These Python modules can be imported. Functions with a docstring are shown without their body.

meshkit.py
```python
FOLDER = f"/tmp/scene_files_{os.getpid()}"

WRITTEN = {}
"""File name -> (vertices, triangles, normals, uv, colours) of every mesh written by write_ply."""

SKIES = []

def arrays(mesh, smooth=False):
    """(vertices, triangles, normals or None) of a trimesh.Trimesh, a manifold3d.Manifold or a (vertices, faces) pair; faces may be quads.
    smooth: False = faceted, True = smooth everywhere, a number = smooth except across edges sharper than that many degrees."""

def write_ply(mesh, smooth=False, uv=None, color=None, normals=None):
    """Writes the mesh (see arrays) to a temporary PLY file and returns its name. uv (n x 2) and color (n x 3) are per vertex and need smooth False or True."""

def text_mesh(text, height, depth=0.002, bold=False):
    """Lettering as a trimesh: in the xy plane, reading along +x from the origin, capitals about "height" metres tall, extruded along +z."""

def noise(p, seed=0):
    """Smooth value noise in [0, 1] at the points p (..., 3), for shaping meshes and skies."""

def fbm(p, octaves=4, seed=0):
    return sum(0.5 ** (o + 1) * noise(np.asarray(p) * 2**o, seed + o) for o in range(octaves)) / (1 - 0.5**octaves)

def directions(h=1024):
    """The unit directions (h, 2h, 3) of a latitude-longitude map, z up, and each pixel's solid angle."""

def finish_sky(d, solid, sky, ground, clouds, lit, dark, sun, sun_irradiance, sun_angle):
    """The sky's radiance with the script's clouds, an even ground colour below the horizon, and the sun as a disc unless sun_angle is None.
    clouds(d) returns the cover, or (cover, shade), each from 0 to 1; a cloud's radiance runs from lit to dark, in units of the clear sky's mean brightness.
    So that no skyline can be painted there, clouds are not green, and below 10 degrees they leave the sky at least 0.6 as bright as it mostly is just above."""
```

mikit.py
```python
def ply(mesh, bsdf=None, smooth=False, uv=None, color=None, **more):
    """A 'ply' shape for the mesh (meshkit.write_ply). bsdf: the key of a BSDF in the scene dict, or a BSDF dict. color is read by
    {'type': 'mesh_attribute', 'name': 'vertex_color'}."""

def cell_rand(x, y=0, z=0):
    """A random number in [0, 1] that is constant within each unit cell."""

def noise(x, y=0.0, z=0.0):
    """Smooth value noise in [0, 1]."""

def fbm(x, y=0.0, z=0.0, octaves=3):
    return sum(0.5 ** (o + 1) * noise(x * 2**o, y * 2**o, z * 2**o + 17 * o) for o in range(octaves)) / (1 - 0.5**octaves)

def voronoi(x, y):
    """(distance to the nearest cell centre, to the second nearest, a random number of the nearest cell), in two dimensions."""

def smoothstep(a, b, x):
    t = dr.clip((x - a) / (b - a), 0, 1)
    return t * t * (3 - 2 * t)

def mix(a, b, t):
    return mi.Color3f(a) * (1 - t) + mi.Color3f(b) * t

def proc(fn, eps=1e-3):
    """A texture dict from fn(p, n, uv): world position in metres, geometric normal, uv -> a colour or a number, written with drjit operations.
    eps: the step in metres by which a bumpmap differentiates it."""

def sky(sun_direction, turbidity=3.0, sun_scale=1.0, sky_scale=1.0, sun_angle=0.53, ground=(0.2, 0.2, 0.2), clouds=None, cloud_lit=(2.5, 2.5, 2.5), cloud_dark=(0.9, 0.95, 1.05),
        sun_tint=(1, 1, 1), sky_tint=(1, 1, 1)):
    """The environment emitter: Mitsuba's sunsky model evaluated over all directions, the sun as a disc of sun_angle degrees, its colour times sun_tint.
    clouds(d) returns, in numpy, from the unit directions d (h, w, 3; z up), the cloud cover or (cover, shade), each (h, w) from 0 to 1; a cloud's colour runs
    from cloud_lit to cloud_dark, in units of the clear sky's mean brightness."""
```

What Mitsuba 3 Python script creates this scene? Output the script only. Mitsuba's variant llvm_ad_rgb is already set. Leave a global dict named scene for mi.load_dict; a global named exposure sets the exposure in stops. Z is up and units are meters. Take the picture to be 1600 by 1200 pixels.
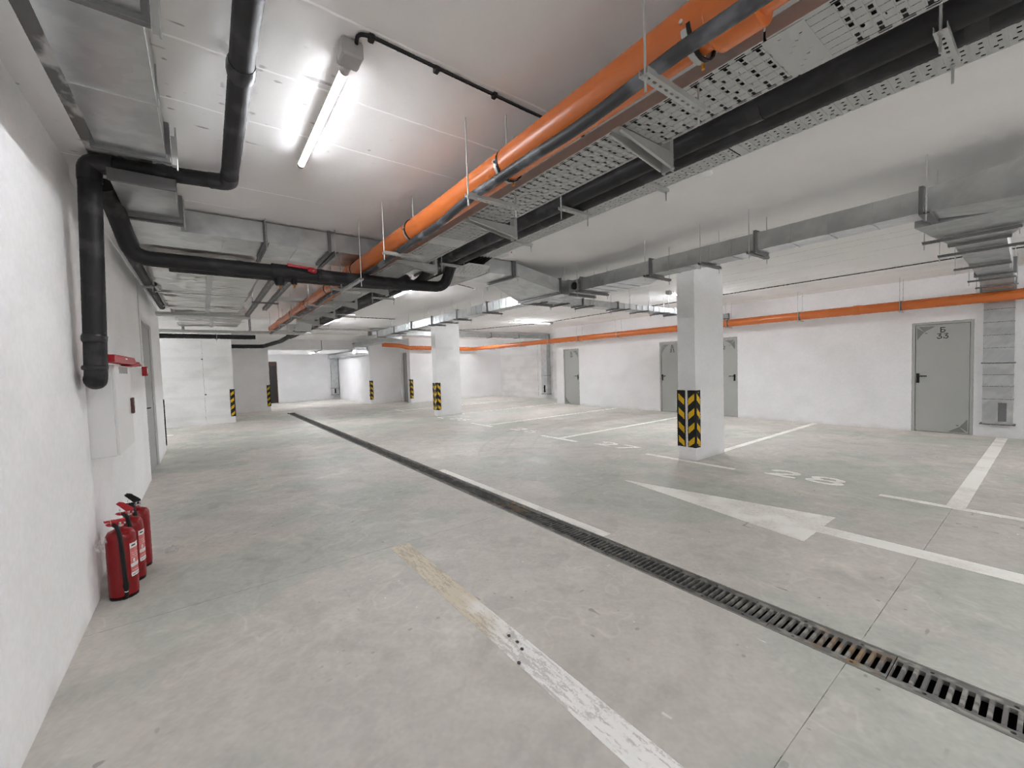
import math, random
import numpy as np, trimesh, mitsuba as mi, drjit as dr, mikit, meshkit
from shapely.geometry import Polygon, box as sbox, Point
from shapely import affinity
from mikit import noise, fbm, voronoi, smoothstep, mix, proc, ply

# ------------------------------------------------------------------ camera, light level
exposure = 2.9
LAMP = 26.0                      # radiance of the LED tubes
ZC = 2.92                        # ceiling height
F, YAW, PITCH, ROLL = 642.64, math.radians(36.7865), math.radians(-2.42864), math.radians(1.7972)
fw = np.array([math.sin(YAW) * math.cos(PITCH), math.cos(YAW) * math.cos(PITCH), math.sin(PITCH)])
r0 = np.array([math.cos(YAW), -math.sin(YAW), 0.0]); d0 = np.cross(fw, r0)
dn = -math.sin(ROLL) * r0 + math.cos(ROLL) * d0
EYE = np.array([0, 0, 1.5])
T = mi.ScalarTransform4f
scene = {'camera': {'type': 'perspective', 'fov': 2 * math.degrees(math.atan(800 / F)), 'fov_axis': 'x', 'near_clip': 0.02, 'far_clip': 200.0,
                    'to_world': T().look_at(origin=EYE.tolist(), target=(EYE + fw).tolist(), up=(-dn).tolist())}}
labels = {}
rng = np.random.default_rng(7)

# ------------------------------------------------------------------ materials
def lin(r, g, b):
    return [((c / 255) / 12.92 if c <= 10 else (((c / 255) + .055) / 1.055) ** 2.4) for c in (r, g, b)]
def rgb(c): return {'type': 'rgb', 'value': list(map(float, c))}
def mat(name, color, rough=.5, metal=0.0, spec=.5, bump=None, scale=.001, **kw):
    b = {'type': 'principled', 'base_color': color if isinstance(color, dict) else rgb(color), 'roughness': rough, 'metallic': metal, 'specular': spec, **kw}
    if bump is not None: b = {'type': 'bumpmap', 'arbitrary': bump, 'scale': scale, 'bsdf': b}
    scene['m_' + name] = {'type': 'twosided', 'bsdf': b}

def c_floor(p, n, uv):
    big = fbm(p.x * .55 + 3, p.y * .55, 1.0, 4)
    mid = fbm(p.x * 1.9, p.y * 1.9 + 7, 3.0, 4)
    fine = noise(p.x * 60, p.y * 60, 0)
    warp = fbm(p.x * 2.3 + 11, p.y * 2.3, 5.0, 3) * 2.2
    swirl = fbm(p.x * 6 + warp * 3, p.y * 6 - warp * 3, 2.0, 4)
    green = smoothstep(.50, .64, fbm(p.x * .8 + 20, p.y * .8 + 4, 8.0, 4))
    c = mix((.322, .302, .280), (.296, .282, .264), smoothstep(.35, .65, big))
    c = mix(c, (.262, .270, .246), green * .85)
    c = mix(c, (.352, .330, .304), smoothstep(.55, .75, mid) * .5)
    vein = 1 - smoothstep(.0, .05, dr.abs(fbm(p.x * 3.1 + warp * 1.5, p.y * 3.1 + warp, 12.0, 4) - .5))
    pits = fbm(p.x * 24, p.y * 24, 7.0, 3)
    c = c * (.905 + .19 * swirl) * (.96 + .08 * fine) * (.94 + .12 * pits)
    c = mix(c, c * 1.16, vein * .55 * smoothstep(.4, .6, mid))
    c = mix(c, c * .80, smoothstep(.58, .72, fbm(p.x * 4.3 + 31, p.y * 4.3, 3.0, 4)) * .38)
    speck = smoothstep(.955, .985, noise(p.x * 26, p.y * 26, 9.0)) * smoothstep(.62, .8, noise(p.x * 2.1, p.y * 2.1, 4.0))
    c = mix(c, (.55, .53, .50), speck * .6)
    dark = smoothstep(.93, .97, noise(p.x * 17, p.y * 17, 2.0)) * smoothstep(.55, .8, noise(p.x * 1.7 + 8, p.y * 1.7, 6.0))
    c = mix(c, (.12, .115, .105), dark * .55)
    # tyre marks: faint arcs
    rr = dr.sqrt(dr.square(p.x - 7.9) + dr.square(p.y - 3.2))
    arc = smoothstep(.86, 1.0, dr.sin(rr * 14 + noise(p.x, p.y, 0) * 1.5)) * smoothstep(3.4, 3.8, rr) * (1 - smoothstep(5.0, 5.5, rr)) * smoothstep(5.4, 6.5, p.y)
    return mix(c, (.22, .21, .195), arc * .35) * 1.85
mat('floor', proc(c_floor), .5, spec=.35)

def c_paint(p, n, uv):
    w = fbm(p.x * 5, p.y * 5, p.z * 3, 4)
    g = fbm(p.x * 70, p.y * 70, 3.0, 3)
    c = mix((.95, .935, .89), (.87, .845, .79), smoothstep(.35, .65, w))
    return mix(c, (.60, .57, .52), smoothstep(.52, .68, g * .55 + w * .45) * .35)
mat('floor_paint', proc(c_paint), .55, spec=.3)
def c_paint_old(p, n, uv):
    w = fbm(p.x * 5, p.y * 2.2, 1.0, 4)
    worn = smoothstep(1.90, 2.2, p.y + (w - .5) * .8)
    c = mix((.95, .935, .91), (.70, .62, .49), worn)
    streak = fbm(p.x * 85, p.y * 16, 2.0, 3); grit = fbm(p.x * 150, p.y * 130, 5.0, 2)
    d = smoothstep(.47, .66, streak * .42 + grit * .22 + w * .36)
    return mix(c, mix((.36, .32, .275), (.33, .28, .215), worn), d * .5)
mat('tape_paint', proc(c_paint_old), .5, spec=.3)

def c_wall(p, n, uv):
    a = fbm(p.x * 1.3 + p.y * 1.3, p.z * 2.0, p.y * .7, 4)
    s = fbm((p.x + p.y) * 40, p.z * 40, 2.0, 2)
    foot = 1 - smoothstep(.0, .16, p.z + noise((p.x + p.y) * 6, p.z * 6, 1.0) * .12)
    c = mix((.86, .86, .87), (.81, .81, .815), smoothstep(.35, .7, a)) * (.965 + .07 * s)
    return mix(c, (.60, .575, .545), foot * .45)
def b_wall(p, n, uv): return fbm((p.x + p.y) * 70, p.z * 70, (p.x - p.y) * 70, 2)
mat('wall', proc(c_wall), .8, spec=.2, bump=proc(b_wall, .004), scale=.004)

def c_conc(p, n, uv):                        # wall cast in lifts, thinly painted
    u = p.x + p.y
    a = fbm(u * 1.4, p.z * 3.2, 2.0, 4)
    band = smoothstep(.93, .97, dr.abs(dr.sin(p.z * 5.2 + .4)))
    c = mix((.87, .87, .87), (.79, .785, .78), smoothstep(.40, .68, a))
    return c * (1 - .05 * band) * (.97 + .06 * noise(u * 50, p.z * 50, 0))
mat('wall_cast', proc(c_conc), .8, spec=.2)

def c_ceil(p, n, uv):
    a = fbm(p.x * .8, p.y * .8, 4.0, 4)
    k = fbm(p.x * 5, p.y * 5, 1.0, 3)
    seam_y = dr.abs(p.y * 2 - dr.floor(p.y * 2) - .5 + (k - .5) * .05) * .5      # board seams every half metre over the aisle
    seam_x = dr.abs(p.x * 3.3 - dr.floor(p.x * 3.3) - .5 + (k - .5) * .1) / 3.3  # narrower boards over the bays
    aisle = 1 - smoothstep(4.7, 4.9, p.x)
    ln = (1 - smoothstep(.003, .009, seam_y)) * aisle * smoothstep(.45, .55, noise(p.x * .9, dr.floor(p.y * 2) * 3.1, 0)) * (1 - smoothstep(1.6, 2.2, p.x))
    lx = (1 - smoothstep(.004, .012, seam_x)) * (1 - aisle) * smoothstep(.42, .58, noise(dr.floor(p.x * 3.3) * 3.7, p.y * .8, 0))
    c = mix((.78, .77, .762), (.72, .71, .70), smoothstep(.35, .65, a))
    pit = smoothstep(.9, .97, noise(p.x * 14, p.y * 26, 5.0)) * smoothstep(.5, .7, noise(p.x * 1.2, p.y * 1.2, 3.0))
    c = mix(c, (.33, .32, .315), pit * .8 * (1 - smoothstep(1.0, 1.6, p.x)) + lx * .55)
    c = mix(c, (.97, .965, .96), ln)
    raw = smoothstep(-.37, -.345, -p.x - 1.0 * .0 - .84 + (k - .5) * .05) * 0
    return c
def b_ceil(p, n, uv):
    k = fbm(p.x * 5, p.y * 5, 1.0, 3)
    s = dr.abs(p.y * 2 - dr.floor(p.y * 2) - .5 + (k - .5) * .05) * .5
    return smoothstep(.003, .014, s) * .6 + .4 * k
mat('ceiling', proc(c_ceil), .75, spec=.25, bump=proc(b_ceil, .004), scale=.004)
def c_raw(p, n, uv):
    a = fbm(p.x * 14, p.y * 7, 1.0, 4)
    return mix((.16, .155, .15), (.50, .49, .48), smoothstep(.42, .66, a))
mat('raw_concrete', proc(c_raw), .85, spec=.2)

def c_zinc(p, n, uv):
    a = fbm(p.x * 7, p.y * 7, p.z * 7, 3)
    d, d2, w = voronoi(p.x * 22 + p.z * 9, p.y * 22 + p.z * 13)
    return mix((.47, .49, .495), (.56, .575, .575), smoothstep(.35, .65, a)) * (.96 + .08 * w)
mat('duct', proc(c_zinc), .27, metal=.85, spec=.5)
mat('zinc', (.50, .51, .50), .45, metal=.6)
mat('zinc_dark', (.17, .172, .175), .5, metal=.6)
def c_foil(p, n, uv): return mix((.72, .71, .69), (.86, .85, .83), fbm(p.x * 6, p.y * 9, p.z * 5, 3))
def b_foil(p, n, uv): return fbm(p.x * 9, p.y * 22, p.z * 12, 4)
mat('foil', proc(c_foil), .26, metal=.95, bump=proc(b_foil, .004), scale=.02)
def c_orange(p, n, uv): return mix((.53, .132, .026), (.60, .160, .036), fbm(p.x * 4, p.y * 4, p.z * 4, 3))
mat('orange', proc(c_orange), .32, spec=.5)
mat('orange_dark', (.60, .15, .035), .35)
def c_black(p, n, uv):
    a = fbm(p.x * 9, p.y * 9, p.z * 9, 4)
    return mix((.012, .012, .0135), (.030, .030, .033), smoothstep(.48, .75, a))
mat('insulation', proc(c_black), .55, spec=.4)
mat('tape_black', (.018, .018, .020), .35)
def c_cable(p, n, uv):
    a = fbm(p.x * 10, p.y * 8, p.z * 10, 4)
    return mix((.028, .03, .034), (.16, .165, .18), smoothstep(.5, .72, a) * smoothstep(.2, .8, n.z * .5 + .5 - .0 + .25))
mat('dusty_hose', proc(lambda p, n, uv: mix((.030, .032, .036), (.13, .135, .15), smoothstep(.50, .72, fbm(p.x * 10, p.y * 8, p.z * 10, 4)))), .5)
mat('black_plastic', (.010, .010, .011), .4, spec=.25)
mat('rubber', (.014, .014, .0135), .6, spec=.25)
mat('yellow', (.66, .40, .015), .5, spec=.3)
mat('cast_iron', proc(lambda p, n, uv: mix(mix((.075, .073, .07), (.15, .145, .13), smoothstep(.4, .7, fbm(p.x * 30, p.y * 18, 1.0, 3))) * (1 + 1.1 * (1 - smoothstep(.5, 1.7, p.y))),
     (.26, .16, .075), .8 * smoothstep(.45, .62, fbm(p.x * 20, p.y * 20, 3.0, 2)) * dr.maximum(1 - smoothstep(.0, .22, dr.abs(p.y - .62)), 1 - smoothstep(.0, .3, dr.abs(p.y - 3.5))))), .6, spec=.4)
mat('drain_edge', (.24, .235, .22), .45, metal=.4)
mat('drain_pit', (.012, .011, .010), .9)
mat('red', (.23, .003, .006), .2, spec=.4, clearcoat=.3)
mat('red_plastic', (.40, .012, .02), .4)
mat('white_label', (.78, .74, .73), .4)
mat('pink_label', (.62, .16, .16), .4)
mat('brass', (.78, .40, .08), .3, metal=.9)
mat('chrome', (.75, .75, .75), .18, metal=1.0)
mat('cabinet', (.76, .755, .755), .35)
mat('white_plastic', (.75, .745, .73), .4)
scene['m_plastic_bag'] = {'type': 'blendbsdf', 'weight': .30, 'a': {'type': 'thindielectric'}, 'b': {'type': 'twosided', 'bsdf': {'type': 'principled', 'base_color': rgb((.8, .79, .8)), 'roughness': .25}}}
mat('bakelite', (.10, .045, .035), .45)
mat('door_paint', proc(lambda p, n, uv: mix((.395, .405, .385), (.43, .44, .42), fbm((p.x + p.y) * 2, p.z * 2, 0, 3))), .45, spec=.35)
mat('door_film', (.20, .21, .20), .4)
mat('door_dark', (.36, .36, .355), .5)
mat('door_black', (.035, .033, .032), .6)
mat('ink', (.06, .06, .065), .5)
mat('lamp_grey', (.34, .33, .32), .5)
mat('lamp_base', (.8, .8, .78), .4)

# ------------------------------------------------------------------ mesh helpers
cat = trimesh.util.concatenate
def bx(x0, x1, y0, y1, z0, z1):
    m = trimesh.creation.box((x1 - x0, y1 - y0, z1 - z0)); m.apply_translation(((x0 + x1) / 2, (y0 + y1) / 2, (z0 + z1) / 2)); return m
def cbx(x0, x1, y0, y1, z0, z1, c=.004):
    h = np.array([x1 - x0, y1 - y0, z1 - z0]) / 2; o = np.array([x0 + x1, y0 + y1, z0 + z1]) / 2; pts = []
    for s in np.ndindex(2, 2, 2):
        g = np.array(s) * 2 - 1
        for k in range(3):
            e = h - c; e[k] = h[k]; pts.append(g * e + o)
    return trimesh.convex.convex_hull(np.array(pts))
def cut(a, *bs): return trimesh.boolean.difference([a, *bs], engine='manifold')
def hull(pts): return trimesh.convex.convex_hull(np.asarray(pts, float))
def fillet(pts, r, n=7):
    pts = [np.asarray(p, float) for p in pts]; out = [pts[0]]
    for a, b, c in zip(pts, pts[1:], pts[2:]):
        u, v = (a - b), (c - b); lu, lv = np.linalg.norm(u), np.linalg.norm(v); u, v = u / lu, v / lv
        t = min(r, lu * .49, lv * .49)
        for k in range(n + 1):
            s = k / n; p = b + u * t * (1 - s) ** 2 + v * t * s ** 2; out.append(p)
    return np.array(out + [pts[-1]])
def sweep(pts, r, n=14, cap=True):
    p = np.asarray(pts, float); r = np.broadcast_to(np.asarray(r, float), (len(p),))
    t = np.gradient(p, axis=0); t /= np.linalg.norm(t, axis=1, keepdims=True)
    a = np.cross(t[0], [0, 0, 1.0] if abs(t[0][2]) < .9 else [1.0, 0, 0]); a /= np.linalg.norm(a)
    vs, ang = [], np.arange(n) * 2 * math.pi / n
    for i in range(len(p)):
        a = a - t[i] * (a @ t[i]); a /= np.linalg.norm(a); b = np.cross(t[i], a)
        vs.append(p[i] + r[i] * (np.cos(ang)[:, None] * a + np.sin(ang)[:, None] * b))
    v = np.vstack(vs); f = []
    for i in range(len(p) - 1):
        for j in range(n):
            k = (j + 1) % n; f += [[i * n + j, i * n + k, (i + 1) * n + k], [i * n + j, (i + 1) * n + k, (i + 1) * n + j]]
    if cap:
        v = np.vstack([v, p[0], p[-1]]); m = len(v) - 2; e = (len(p) - 1) * n
        for j in range(n):
            k = (j + 1) % n; f += [[m, k, j], [m + 1, e + j, e + k]]
    return trimesh.Trimesh(v, np.array(f), process=False)
def rod(a, b, r=.004, n=6): return sweep([a, b], r, n)
def lathe(profile, o=(0, 0, 0), n=24):
    m = trimesh.creation.revolve(np.array(profile, float), sections=n); m.apply_translation(o); return m
def plate(poly, th, o, ex, ey):
    """a flat sheet: the 2-D shape POLY laid out from O along EX and EY, TH thick along EX x EY"""
    ms = [trimesh.creation.extrude_polygon(g, th, engine='earcut') for g in (poly.geoms if hasattr(poly, 'geoms') else [poly])]
    m = cat(ms); ex, ey = np.array(ex, float), np.array(ey, float); M = np.eye(4); M[:3, 0], M[:3, 1], M[:3, 2], M[:3, 3] = ex, ey, np.cross(ex, ey), o
    m.apply_transform(M); return m
def ring(c, axis, r, w, th=.003, n=20):
    """a flat band bent round a pipe: centre C, along AXIS (0 x, 1 y)"""
    prof = [(r, -w / 2), (r + th, -w / 2), (r + th, w / 2), (r, w / 2), (r, -w / 2)]
    m = trimesh.creation.revolve(np.array(prof), sections=n)
    R = trimesh.transformations.rotation_matrix(math.pi / 2, [0, 1, 0] if axis == 0 else [1, 0, 0]); m.apply_transform(R); m.apply_translation(c); return m

# ------------------------------------------------------------------ naming helpers
used = set()
def numbered(k):
    if k not in used: used.add(k); return k
    i = 1
    while f'{k}_{i:03d}' in used: i += 1
    k = f'{k}_{i:03d}'; used.add(k); return k
def put(key, mesh, m, smooth=32, **kw): scene[key] = ply(mesh, 'm_' + m, smooth=smooth, **kw); return key
def thing(name, label, category, group=None, kind=None):
    k = numbered(name); labels[k] = {'label': label, 'category': category}
    if group: labels[k]['group'] = group
    if kind: labels[k]['kind'] = kind
    return k
def part(parent, name, mesh, m, label=None, smooth=32, kind=None, **kw):
    k = numbered(parent + '__' + name); put(k, mesh, m, smooth, **kw)
    if label or kind: labels[k] = {**({'label': label} if label else {}), **({'kind': kind} if kind else {})}
    return k
def single(name, mesh, m, label, category, group=None, smooth=32, kind=None):
    return put(thing(name, label, category, group, kind), mesh, m, smooth)
def struct(name, mesh, m, label=None, category=None, smooth=False):
    k = numbered(name); labels[k] = {'kind': 'structure'}
    if label: labels[k]['label'] = label
    if category: labels[k]['category'] = category
    if mesh is not None: put(k, mesh, m, smooth)
    return k
ORD = 'first second third fourth fifth sixth seventh eighth ninth tenth eleventh twelfth thirteenth fourteenth fifteenth'.split()
NUM = {'25': 'twenty-five', '26': 'twenty-six', '27': 'twenty-seven', '28': 'twenty-eight', '30': 'thirty', '31': 'thirty-one', '32': 'thirty-two', '33': 'thirty-three', '34': ''}
W = 'wall'

# ================================================================== the setting
# floor slabs, parted by the saw cuts and by the drain
fl = struct('floor', None, None, 'worn grey concrete garage floor with faint saw cuts', 'floor')
cuts = [-7.2, -5.1, -2.25, .61, 3.4, 6.25, 9.1, 11.95, 14.8, 17.6, 20.5, 24.6]
DX0, DX1 = 2.44, 2.70
slab_parts = []
for y0, y1 in zip(cuts, cuts[1:]):
    g = .0018
    for xa, xb in ((-5.2, DX0), (DX1, 13.2)):
        if y0 >= 17.5: xa, xb = (-5.2, 4.0) if xa < 0 else (4.0, 13.2)
        part(fl, 'slab', bx(xa, xb, y0 + g, y1 - g, -.12, 0), 'floor', smooth=False)
part(fl, 'slab_bed', bx(-5.3, 13.3, -7.3, 24.8, -.30, -.22), 'raw_concrete', smooth=False)
part(fl, 'joint_filler', cat([bx(-5.2, 13.2, y - .01, y + .01, -.08, -.003) if y > 17.5 else cat([bx(-5.2, DX0, y - .01, y + .01, -.08, -.003), bx(DX1, 13.2, y - .01, y + .01, -.08, -.003)]) for y in cuts[1:-1]]), 'raw_concrete', smooth=False)
struct('ceiling', cat([bx(-5.2, 13.2, -7.3, 24.6, ZC, ZC + .2)]), 'ceiling', 'pale concrete ceiling with board seams', 'ceiling')
struct('ceiling', bx(2.13, 13.2, 19.3, 24.4, 2.49, ZC), 'wall', 'lowered white ceiling slab over the far recess', 'ceiling')
struct('trim_1', bx(-.51, -.20, -7, 3.96, ZC - .0025, ZC + .01), 'raw_concrete')
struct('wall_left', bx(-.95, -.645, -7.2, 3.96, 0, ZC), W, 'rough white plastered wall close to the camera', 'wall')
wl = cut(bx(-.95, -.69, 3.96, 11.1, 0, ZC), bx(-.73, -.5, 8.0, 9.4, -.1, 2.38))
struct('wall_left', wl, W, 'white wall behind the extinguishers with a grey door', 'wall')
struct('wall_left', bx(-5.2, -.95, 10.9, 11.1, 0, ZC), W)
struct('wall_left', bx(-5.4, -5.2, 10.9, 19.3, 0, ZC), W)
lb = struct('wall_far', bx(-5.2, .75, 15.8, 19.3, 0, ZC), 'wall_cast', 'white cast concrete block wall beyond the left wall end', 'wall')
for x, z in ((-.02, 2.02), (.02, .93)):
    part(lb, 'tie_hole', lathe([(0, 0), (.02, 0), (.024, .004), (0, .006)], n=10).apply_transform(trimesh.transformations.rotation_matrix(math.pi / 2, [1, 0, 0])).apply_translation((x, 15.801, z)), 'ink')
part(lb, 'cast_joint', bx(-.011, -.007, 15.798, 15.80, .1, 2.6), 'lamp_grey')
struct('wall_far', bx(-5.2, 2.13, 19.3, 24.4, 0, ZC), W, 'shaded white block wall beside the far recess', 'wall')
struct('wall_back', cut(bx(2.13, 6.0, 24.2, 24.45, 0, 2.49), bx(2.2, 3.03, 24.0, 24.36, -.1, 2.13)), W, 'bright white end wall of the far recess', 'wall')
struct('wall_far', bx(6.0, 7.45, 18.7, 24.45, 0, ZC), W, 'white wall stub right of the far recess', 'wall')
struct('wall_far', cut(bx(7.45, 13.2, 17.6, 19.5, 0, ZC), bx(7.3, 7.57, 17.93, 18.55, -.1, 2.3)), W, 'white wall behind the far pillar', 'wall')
struct('wall_right', bx(12.45, 12.75, 11.85, 17.6, 0, ZC), 'wall_cast', 'white side wall of the recess beyond the right doors', 'wall')
part('wall_right', 'cast_joint', bx(12.447, 12.45, 14.6, 14.606, .05, 2.7), 'raw_concrete')
DOORS = [(.94, 1.75, '33', 'hi'), (5.02, 5.83, '32', 'lo'), (6.48, 7.29, '31', 'hi'), (10.63, 11.44, '30', 'lo'), (-.45, .36, '34', 'lo')]
wr = cut(bx(11.05, 11.30, -7.2, 11.85, 0, ZC), *[bx(10.9, 11.13, a, b, -.1, 2.09) for a, b, _, _ in DOORS])
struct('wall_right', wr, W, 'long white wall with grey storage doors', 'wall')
struct('wall_right', bx(11.30, 12.75, 11.6, 11.85, 0, ZC), W)
struct('wall_rear', bx(-.95, 11.3, -7.4, -7.2, 0, ZC), W)

# doors of the right wall
def glyphs(text, h, bold=False): return meshkit.text_mesh(text, h, .0015, bold)
def on_right_wall(m, y, z, x=11.05):      # lettering that reads from the aisle: along -y
    M = np.eye(4); M[:3, 0], M[:3, 1], M[:3, 2], M[:3, 3] = (0, -1, 0), (0, 0, 1), (-1, 0, 0), (x, y, z)
    return m.apply_transform(M)
for i, (a, b, num, side) in enumerate(DOORS):
    d = struct(f'door_{i + 1}', None, None, f'grey steel storage door lettered {NUM[num]}' if num != '34' else 'grey steel door cut off by the right edge of the view', 'door')
    xf = 11.10
    part(d, 'frame', cut(cbx(11.055, 11.13, a, b, 0, 2.09), bx(11, 11.2, a + .045, b - .045, -.1, 2.045)), 'door_paint', smooth=False)
    part(d, 'leaf', cbx(xf - .03, xf + .02, a + .05, b - .05, .008, 2.04, .003), 'door_paint', smooth=False)
    x = xf - .03
    hy = b - .085 if side == 'hi' else a + .085; s = -1 if side == 'hi' else 1
    lp = part(d, 'lock_plate', cbx(x - .008, x, hy - .022, hy + .022, .94, 1.12, .002), 'black_plastic')
    hp = part(d, 'handle', cat([sweep(fillet([(x - .004, hy, 1.07), (x - .055, hy, 1.07), (x - .055, hy + s * .13, 1.07)], .02), .009, 8)]), 'black_plastic')
    for (cy, cz, sy, sz) in ((b - .07, 2.01, -1, -1), (a + .07, .03, 1, 1)) if side == 'hi' else ((a + .07, 2.01, 1, -1), (b - .07, .03, -1, 1)):
        for tri in ([(0.02, 0), (.25, 0), (.10, .10), ], [(0, .02), (0, .25), (.10, .10)]):
            tri = [(cy + sy * u, cz + sz * v) for u, v in tri]
            pts = [(x - t, y, z) for y, z in tri for t in (0, .0016)]
            part(d, 'corner_film', hull(pts), 'door_film', smooth=False)
        part(d, 'film_tab', bx(x - .0018, x, cy + sy * .125 - .018, cy + sy * .125 + .018, cz + sz * .125 - .012, cz + sz * .125 + .012), 'door_film', smooth=False)
    if num != '34':
        for t, z, h in (('\u0411', 1.888, .095), (num, 1.772, .095)):
            g = glyphs(t, h, True); w = g.bounds[1][0] - g.bounds[0][0]
            part(d, 'lettering', on_right_wall(g, (a + b) / 2 + .0 + w / 2, z, x), 'ink', smooth=False)
# other doors
d = struct('door_6', None, None, 'tall dark grey door set into the left wall', 'door')
part(d, 'leaf', bx(-.73, -.722, 8.0, 9.4, 0, 2.38), 'door_dark', smooth=False); part(d, 'frame', cut(bx(-.73, -.716, 8.0, 9.4, 0, 2.38), bx(-.9, -.7, 8.05, 9.35, -.1, 2.33)), 'door_dark', smooth=False)
part(d, 'handle', sweep(fillet([(-.722, 8.16, 1.05), (-.67, 8.16, 1.05), (-.67, 8.28, 1.05)], .02), .009, 8), 'black_plastic')
d = struct('door_7', None, None, 'nearly black doorway leaf in the far end wall', 'door')
part(d, 'leaf', bx(2.2, 3.03, 24.33, 24.36, 0, 2.13), 'door_black', smooth=False); part(d, 'frame', cut(bx(2.2, 3.03, 24.28, 24.36, 0, 2.13), bx(2.25, 2.98, 24, 24.5, -.1, 1.92)), 'bakelite', smooth=False)
d = struct('door_8', None, None, 'narrow grey door beside the far striped guard', 'door')
part(d, 'leaf', bx(7.55, 7.57, 17.93, 18.55, 0, 2.3), 'door_dark', smooth=False); part(d, 'frame', cut(bx(7.52, 7.57, 17.93, 18.55, 0, 2.3), bx(7.4, 7.6, 17.98, 18.5, -.1, 2.25)), 'door_dark', smooth=False)

# pillars
def pillar(x0, x1, y0, y1, label):
    return struct('pillar', cbx(x0, x1, y0, y1, 0, ZC, .006), W, label, 'pillar')
pillar(5.82, 6.68, 3.25, 3.53, 'white pillar nearest the camera with two striped corner guards')
pillar(5.84, 6.70, 11.75, 12.03, 'white pillar farther down the aisle')

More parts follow.
